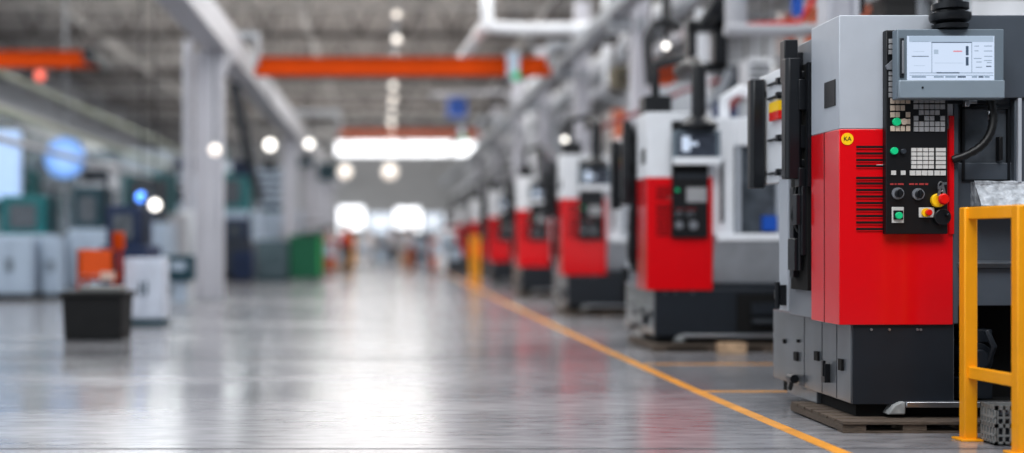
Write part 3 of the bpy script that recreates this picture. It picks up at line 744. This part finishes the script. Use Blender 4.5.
left_machine(-4.9, 60, 1.0, 4.2, PALEB, TEALD, 'tall pale machine with dark teal head near the end wall')
tag(MB().tube([(-3.6,30.5,4.9),(-3.6,34.5,3.1),(-3.6,36.5,2.4)], .14, 8).build('brace', SLATE), 'dark slanting brace below the crane runway right of the nearest column', 'brace')
# glazed partition of the left bay with pale green rails
GL = mat('hazy partition glass', (160,176,184), .12, var=.15, scale=.5, trans=.75, spec=.4)
for i in range(5):
    y = 29+i*7; r = empty('glass_partition', (-8.4, y, 0)) 
    if i < 4: r.location = (-9.2-.2*i, y, 0)
    MB().box(-.02,.02,0,6.6,1.0,4.4).build('pane', GL, r)
    MB().box(-.05,.05,0,6.6,0,1.0).build('lower_panel', PALEB, r)
    f = MB(); f.box(-.06,.06,-.06,.06,0,4.5); f.box(-.06,.06,3.2,3.32,1.,4.5); f.box(-.07,.07,0,6.6,4.4,4.5); f.box(-.07,.07,0,6.6,2.7,2.76); f.build('frame', GIRD, r)
    tag(r, 'framed glass partition bay in the left hall, %s from the camera side' % ['first','second','third','fourth','fifth'][i], 'partition', 'glass partition bays')
PG = mat('pale green pipe', (176,182,160), .5)
pipe([(-8.7,20,4.95),(-8.3,80,4.95)], .07, PG, 'pale green pipe running along the left bay, upper one')
pipe([(-7.6,20,3.75),(-7.2,80,3.75)], .07, PG, 'pale green pipe running along the left bay, lower one')
pipe([(-6.9,22,3.0),(-6.6,80,3.0)], .06, GIRD, 'thin grey pipe low over the left bay')
pipe([W(188,40,26),W(188,210,26)], .1, COLM, 'slim pale pipe standing left of the nearest column')
bxo(-25,18,130,200,27.5,.3,mat('blue glow panel',(150,170,200),.4,emit=.75,ecol=(170,196,232)),'light_panel','pale glowing panel on two posts at the left edge of the hall','panel')
lp_ = bpy.data.objects['light_panel']
for px_ in (-20,14): a_ = W(px_,200,27.5); MB().box(a_[0]-.04,a_[0]+.04,27.6,27.7,0,a_[2]).build('support_leg', GIRD, lp_)
bxo(95,170,150,228,46,.4,mat('pale haze grey',(170,178,186),.6),'haze_board','pale grey board added for haze behind the bright lamp of the left bay','partition')  # pale surface added to paint the bay's background haze
cupboard(-12,31,236,301,25.2,.6,PALEB,'tool_cabinet','pale blue-white cabinet at the left edge of the picture','cabinet',VOID)
cupboard(42,60,238,298,25.6,.5,PALEB,'tool_cabinet','narrow pale cabinet between left edge and orange cart','cabinet',SLATED)
rngL = random.Random(3)
wl = ['pale','teal','white','grey','dark','navy']; wm = [PALEB,TEAL,WHITE,GIRD2,SLATE,NAVY]
spots = [(-10.4,31,3.0),(-10.6,35.5,2.8),(-7.4,33,2.5),(-6.6,43,3.4),(-11.6,50,3.8),(-11.5,38,3.4),(-5.9,49,3.5),(-7.6,56,4.6)]
for i,(x_,y_,z_) in enumerate(spots):
    r = empty('storage_bin', (x_, y_, z_)); w_ = rngL.uniform(.35,.7); m_ = wm[i % 6]
    MB().box(-w_,w_,-.3,.3,0,.7).build('casing', m_, r, bevel=.03)
    MB().box(-w_*.7,w_*.7,-.33,-.3,.2,.5).build('label_plate', wm[(i+2) % 6], r)
    for s_ in (-1,1): MB().box(s_*w_*.8-.04,s_*w_*.8+.04,-.2,.2,-z_,0).build('support_leg', GIRD, r)
    tag(r, '%s raised bin on tall legs in the left bay, %s from the camera' % (wl[i % 6], ['first','third','second','fifth','sixth','fourth','seventh','eighth'][i]), 'bin')
# black tub with lid
r = empty('storage_tub', ((93-VX)*14.9/F, 14.9, 0)); w = .35
b = MB(); n = 4
vs = [(-w*.94,-.04,.0),(w*.94,-.04,.0),(w*.94,.58,.0),(-w*.94,.58,.0),(-w,-.06,.52),(w,-.06,.52),(w,.6,.52),(-w,.6,.52)]
b.add(vs, [(0,1,2,3),(4,5,6,7),(0,1,5,4),(1,2,6,5),(2,3,7,6),(3,0,4,7)]); b.build('tub', RUBBER, r, bevel=.02)
MB().box(-w-.03,w+.03,-.1,.63,.5,.56).build('rim', RUBBER, r, bevel=.015)
MB().box(-w*.5,w*.85,.02,.5,.56,.62).build('lid', CARDB, r, bevel=.015)
tag(r, 'black ribbed tub with grey lid on the floor in front of the orange cart', 'tub')
# orange cart
r = empty('tool_cart', ((97-VX)*17.4/F, 17.4, 0)); 
MB().box(-.27,.24,0,.5,.62,.68).build('tray', ORANGE, r, bevel=.01)
MB().box(-.27,.24,0,.5,.22,.3).build('tray', mat('cart red orange',(190,70,30),.5), r, bevel=.01)
for (x_,y_) in ((-.25,.02),(.22,.02),(-.25,.48),(.22,.48)):
    MB().box(x_-.02,x_+.02,y_-.02,y_+.02,.08,1.05).build('post', ORANGE, r); MB().tube([(x_-.02,y_,.05),(x_+.02,y_,.05)], .05, 12).build('wheel', RUBBER, r)
MB().box(-.26,.24,.0,.04,.7,1.04).build('front_panel', mat('cart orange',(236,92,14),.5), r, bevel=.01)
MB().box(.05,.24,-.03,.0,.62,.74).build('pale_plate', mat('peach plate',(226,196,180),.5), r)
tag(r, 'orange tool cart with red lower tray behind the black tub', 'cart')
bxo(112,122,232,250,17.6,.2,ORANGE,'tool_box','small orange box standing on the right end of the orange cart','box')
for o_ in [o for o in bpy.data.objects if o.name == 'tool_box']: o_.location.z = .0
# white cabinet with teal base and navy machine behind
cupboard(124,163,258,325,17.6,.5,mat('cool white',(214,220,232),.45),'tool_cabinet','white two-door cabinet with dark teal base right of the orange cart','cabinet',TEALD)
left_machine(-4.3, 21.6, .38, 1.75, NAVY, NAVY, 'navy machine standing behind the orange cart and white cabinet')
r = empty('parts_bin', W(180,300,24.2)); r.location.z = 0
MB().box(-.27,.27,-.2,.2,.42,.9).build('bin', TEALD, r, bevel=.02); MB().box(-.14,.14,-.02+-.2,-.2,.62,.78).build('label_plate', PALEB, r)
MB().box(-.13,.13,-.12,.12,0,.42).build('pedestal', PALEB, r, bevel=.02)
tag(r, 'dark teal parts bin on pale pedestal left of the nearest column', 'bin')
# green container and its neighbours
a = W(290,282,37); b_ = W(320,236,37); r = empty('waste_container', ((a[0]+b_[0])/2, 37, 0)); w = (b_[0]-a[0])/2
MB().box(-w,w,0,1.1,.08,1.32).build('body', GREEN, r, bevel=.03)
g_ = MB()
for k in range(4): g_.box(-w+.1+k*(2*w-.26)/3,-w+.16+k*(2*w-.26)/3,-.04,0,.12,1.2)
g_.build('rib', GREEN, r)
MB().box(-w-.03,w+.03,-.05,1.12,1.28,1.36).build('rim', GREEN, r); MB().box(w-.05,w+.02,-.02,1.0,.2,1.4).build('side_strip', mat('bright green',(40,170,90),.5), r)
for s_ in (-1,1): MB().tube([(s_*w*.7-.03,.1,.06),(s_*w*.7+.03,.1,.06)], .06, 10).build('wheel', RUBBER, r)
tag(r, 'dark green ribbed waste container beside the aisle', 'container')
cupboard(256,289,240,283,37.4,.8,mat('grey teal',(92,112,120),.6),'tool_cabinet','grey-teal cabinet left of the green container','cabinet',TEALD)
cupboard(232,252,250,274,36.5,.5,NAVY,'tool_cabinet','low dark navy cabinet right of the nearest column','cabinet',VOID)
hanging_unit(190+42,232+18,160,175,34,NAVY,'dark blue unit hanging right of the nearest column')
hanging_unit(255,285,168,205,50,PALEB,'pale blue unit hanging between the white globe lamps',)
hanging_unit(340-22,336,163,180,52,TEALD,'dark teal unit hanging left of the strip window')
hanging_unit(262,276,148+12,170,40,SLATED,'dark unit hanging below the brightest globe lamp')
hanging_unit(288,312,158,166,48,TEALD,'flat dark teal unit hanging below the second globe lamp')
cupboard(343,355,236,266,56,.6,YEL,'tool_cabinet','yellow cabinet far down the aisle left of the person in dark trousers','cabinet')
# carts and lockers standing far down both sides of the aisle
far = [(324,46,1.3,.5,ORANGED,'rust'),(336,52,1.5,.5,WHITE,'white'),(341,48,.9,.4,WOODL,'tan'),(362,58,1.2,.6,WHITE,'white'),(408,60,1.4,.5,WOODL,'tan'),
       (420,56,1.6,.5,SLATE,'slate'),(430,52,1.0,.5,PALEB,'pale blue'),(438,48,1.3,.4,ORANGED,'rust'),(447,46,1.6,.4,WHITE,'white'),(455,44,1.1,.35,SLATE,'slate'),
       (312,42,1.5,.5,SLATED,'black'),(352,62,1.8,.6,SLATE,'slate'),(380,70,1.7,.8,PALEB,'pale blue'),(404,72,2.0,.8,GIRD2,'grey')]
seen_ = {}
for (px,D,h_,w_,m_,cn) in sorted(far, key=lambda q_: q_[0]):
    r = empty('parts_trolley', (W(px,243,D)[0], D, 0)); w_ = w_*.8
    MB().box(-w_,w_,0,.6,.12,h_).build('body', m_, r, bevel=.02)
    MB().box(-w_*.8,w_*.8,-.03,0,h_*.5,h_*.85).build('front_panel', PALEB if m_ is not PALEB else SLATE, r)
    MB().tube([(-w_,0,h_),(-w_,0,h_+.3),(w_,0,h_+.3),(w_,0,h_)], .03, 8).build('push_handle', BLACKM, r)
    for s_ in (-1,1): MB().tube([(s_*w_*.8-.03,.1,.06),(s_*w_*.8+.03,.1,.06)], .06, 10).build('wheel', RUBBER, r)
    seen_[cn] = seen_.get(cn, 0)+1
    tag(r, '%s parts trolley far down the aisle, %s %s one from the left' % (cn, ['first','second','third','fourth'][seen_[cn]-1], cn), 'trolley', 'trolleys far down the aisle')
# far workbenches
for i,(px,D,m) in enumerate(((362,66,ORANGED),(415,70,GIRD2),(432,64,WOODL),(335,62,WOODL),(452,60,SLATE))):
    p_ = W(px,243,D); r = empty('workbench', (p_[0], D, 0))
    MB().box(-.7,.7,-.35,.35,.82,.9).build('bench_top', m, r)
    for (x_,y_) in ((-.62,-.3),(.62,-.3),(-.62,.3),(.62,.3)): MB().box(x_-.04,x_+.04,y_-.04,y_+.04,0,.82).build('leg', SLATE, r)
    MB().box(-.6,.2,.2,.3,.9,1.5).build('back_board', [WHITE,RED,PALEB,SLATE,WHITE][i], r)
    tag(r, ['workbench with rust top just left of the aisle end','grey workbench right of the person in dark trousers','pale wood workbench before the bright openings, right side',
            'pale wood workbench with slate board near the person in white','slate workbench beside the farthest red machine'][i], 'workbench')

# ------------------------------------------------------------------ people
def skin(name, verts, edges, rad, m, parent, root=0):
    me = bpy.data.meshes.new(name); me.from_pydata([Vector(v) for v in verts], edges, []); me.materials.append(m)
    o = bpy.data.objects.new(name, me); C.objects.link(o); o.parent = parent
    sk = o.modifiers.new('skin','SKIN'); 
    for i, r_ in enumerate(rad):
        sv = me.skin_vertices[0].data[i] if me.skin_vertices else None
        if sv: sv.radius = (r_, r_)
    sk.use_smooth_shade = True
    o.modifiers.new('sub','SUBSURF').levels = 1; o.modifiers['sub'].render_levels = 2
    return o
def ensure_skin(me):
    bm = bmesh.new(); bm.from_mesh(me); l = bm.verts.layers.skin.verify(); bm.to_mesh(me); bm.free()
def skin2(name, verts, edges, rad, m, parent, root=0):
    me = bpy.data.meshes.new(name); bm = bmesh.new(); l = bm.verts.layers.skin.verify()
    vs = [bm.verts.new(v) for v in verts]
    for v, r_ in zip(vs, rad): v[l].radius = (r_, r_) if not isinstance(r_, tuple) else r_; v[l].use_root = False
    vs[root][l].use_root = True
    for a_, b__ in edges: bm.edges.new((vs[a_], vs[b__]))
    bm.to_mesh(me); bm.free(); me.materials.append(m)
    o = bpy.data.objects.new(name, me); C.objects.link(o); o.parent = parent
    sk = o.modifiers.new('skin','SKIN'); sk.use_smooth_shade = True
    s_ = o.modifiers.new('sub','SUBSURF'); s_.levels = 1; s_.render_levels = 1
    return o
def person(x, y, rz, shirt, trousers, label, stride=.16, arm=.1):
    r = empty('person', (x, y, 0), rz)
    V = [(0,0,.95),(0,0,1.15),(0,-.01,1.38),(0,-.01,1.5),(0,-.02,1.58),(0,-.03,1.68),
         (.1,0,.9),(.11,-stride*.5,.5),(.12,-stride*.6,.08),(.12,-stride*.6-.16,.04),
         (-.1,0,.9),(-.11,stride*.3,.5),(-.12,stride,.08),(-.12,stride-.15,.04),
         (.19,0,1.4),(.25,arm,1.14),(.27,-.02,.9),(.27,-.06,.8),
         (-.19,0,1.4),(-.25,-arm*.2,1.14),(-.27,-.2,.97),(-.27,-.26,.9)]
    E = [(0,1),(1,2),(2,3),(3,4),(4,5),(0,6),(6,7),(7,8),(8,9),(0,10),(10,11),(11,12),(12,13),(2,14),(14,15),(15,16),(16,17),(2,18),(18,19),(19,20),(20,21)]
    R_ = [.13,.125,.15,.06,.085,.09,.085,.058,.04,.035,.085,.058,.04,.035,.058,.042,.032,.036,.058,.042,.032,.036]
    skin2('body', V, E, R_, SKIN, r)
    for k, (hx_, hy_, hz_) in enumerate(((.27,-.07,.8),(-.27,-.27,.9))):
        for j in range(4): 
            pass
    iT = [0,6,7,8,10,11,12]
    mp = {v_: i_ for i_, v_ in enumerate(iT)}
    skin2('trousers', [V[i_] for i_ in iT], [(mp[a_],mp[b__]) for a_, b__ in E if a_ in mp and b__ in mp], [.15,.105,.078,.062,.105,.078,.062], trousers, r)
    iS = [0,1,2,14,15,16,18,19,20]
    mp = {v_: i_ for i_, v_ in enumerate(iS)}
    skin2('shirt', [V[i_] for i_ in iS], [(mp[a_],mp[b__]) for a_, b__ in E if a_ in mp and b__ in mp], [.155,.15,.17,.075,.058,.045,.075,.058,.045], shirt, r)
    MB().ball((0,.0,1.71), .108, sc=(.92,1,1)).build('hair', HAIR, r)
    f = MB(); f.ball((0,-.125,1.655), .018); f.build('nose', SKIN, r)
    return tag(r, label, 'person')
person(*W(391,243,57)[:2], .2, LCLOTH, DCLOTH, 'person in pale top and dark trousers walking far down the aisle')
person(*W(328,243,50)[:2], 1.2, WCLOTH, RUBBER, 'person in white shirt standing right of the green container')
person(*W(372,243,64)[:2], -.8, WCLOTH, SLATE, 'person in white shirt far off, left of the one walking')
person(*W(428,243,66)[:2], 2.4, RCLOTH, DCLOTH, 'person in red top at the far benches right of the aisle')

person(*W(346,243,42)[:2], 2.0, RCLOTH, SLATE, 'person in red top standing a little right of the green container')
person(*W(410,243,50)[:2], -2.2, LCLOTH, ORANGED, 'person in pale top and rust trousers right of the one walking')
person(*W(441,243,56)[:2], .5, WCLOTH, DCLOTH, 'person in white shirt near the slate trolley on the right')
# ------------------------------------------------------------------ light
wd = bpy.data.worlds.new('sky'); bpy.context.scene.world = wd; wd.use_nodes = True
bg = wd.node_tree.nodes['Background']; bg.inputs[0].default_value = (.86,.93,1,1); bg.inputs[1].default_value = 1.15
def area(name, loc, rot, sx_, sy_, e, col=(1,1,1)):
    l = bpy.data.lights.new(name, 'AREA'); l.shape = 'RECTANGLE'; l.size = sx_; l.size_y = sy_; l.energy = e; l.color = col
    o = bpy.data.objects.new(name, l); C.objects.link(o); o.location = loc; o.rotation_euler = rot; return o
for i in range(4):
    area('hall_light', (-1, 22+i*19, 8.0), (0,0,0), 7, 14, 900, (1,.99,.97))
    area('bay_light', (-10, 24+i*19, 8.0), (0,0,0), 6, 14, 950, (.95,.98,1))
    area('roof_fill', (-3, 30+i*18, 6.0), (PI,0,0), 16, 14, 700, (1,.97,.94))  # added upward fill that brightens the roof, no fitting there
area('end_wall_fill', (1, 82, 6), (math.radians(80),0,0), 14, 4, 480, (1,1,1))  # fill added only to brighten the end wall
area('row_light', (7.2, 30, 7.9), (0,0,0), 4, 30, 2000, (1,1,1))
area('front_light', (1.6, 3, 8), (math.radians(30),0,math.radians(-8)), 6, 4, 620, (1,1,1))

# ------------------------------------------------------------------ camera
cam = bpy.data.cameras.new('camera'); co = bpy.data.objects.new('camera', cam); C.objects.link(co)
cam.sensor_width = 36; cam.lens = F/1024*36; cam.clip_end = 300
co.location = (0,0,HC); co.rotation_euler = (PI/2,0,0)
cam.shift_x = (512-VX)/1024; cam.shift_y = -(226.5-VY)/1024
cam.dof.use_dof = True; cam.dof.focus_distance = 7.85; cam.dof.aperture_fstop = .42
sc = bpy.context.scene; sc.camera = co
sc.view_settings.view_transform = 'Standard'; sc.view_settings.look = 'None'; sc.view_settings.exposure = .03; sc.view_settings.gamma = .9
sc.cycles.max_bounces = 8; sc.cycles.sample_clamp_indirect = 4
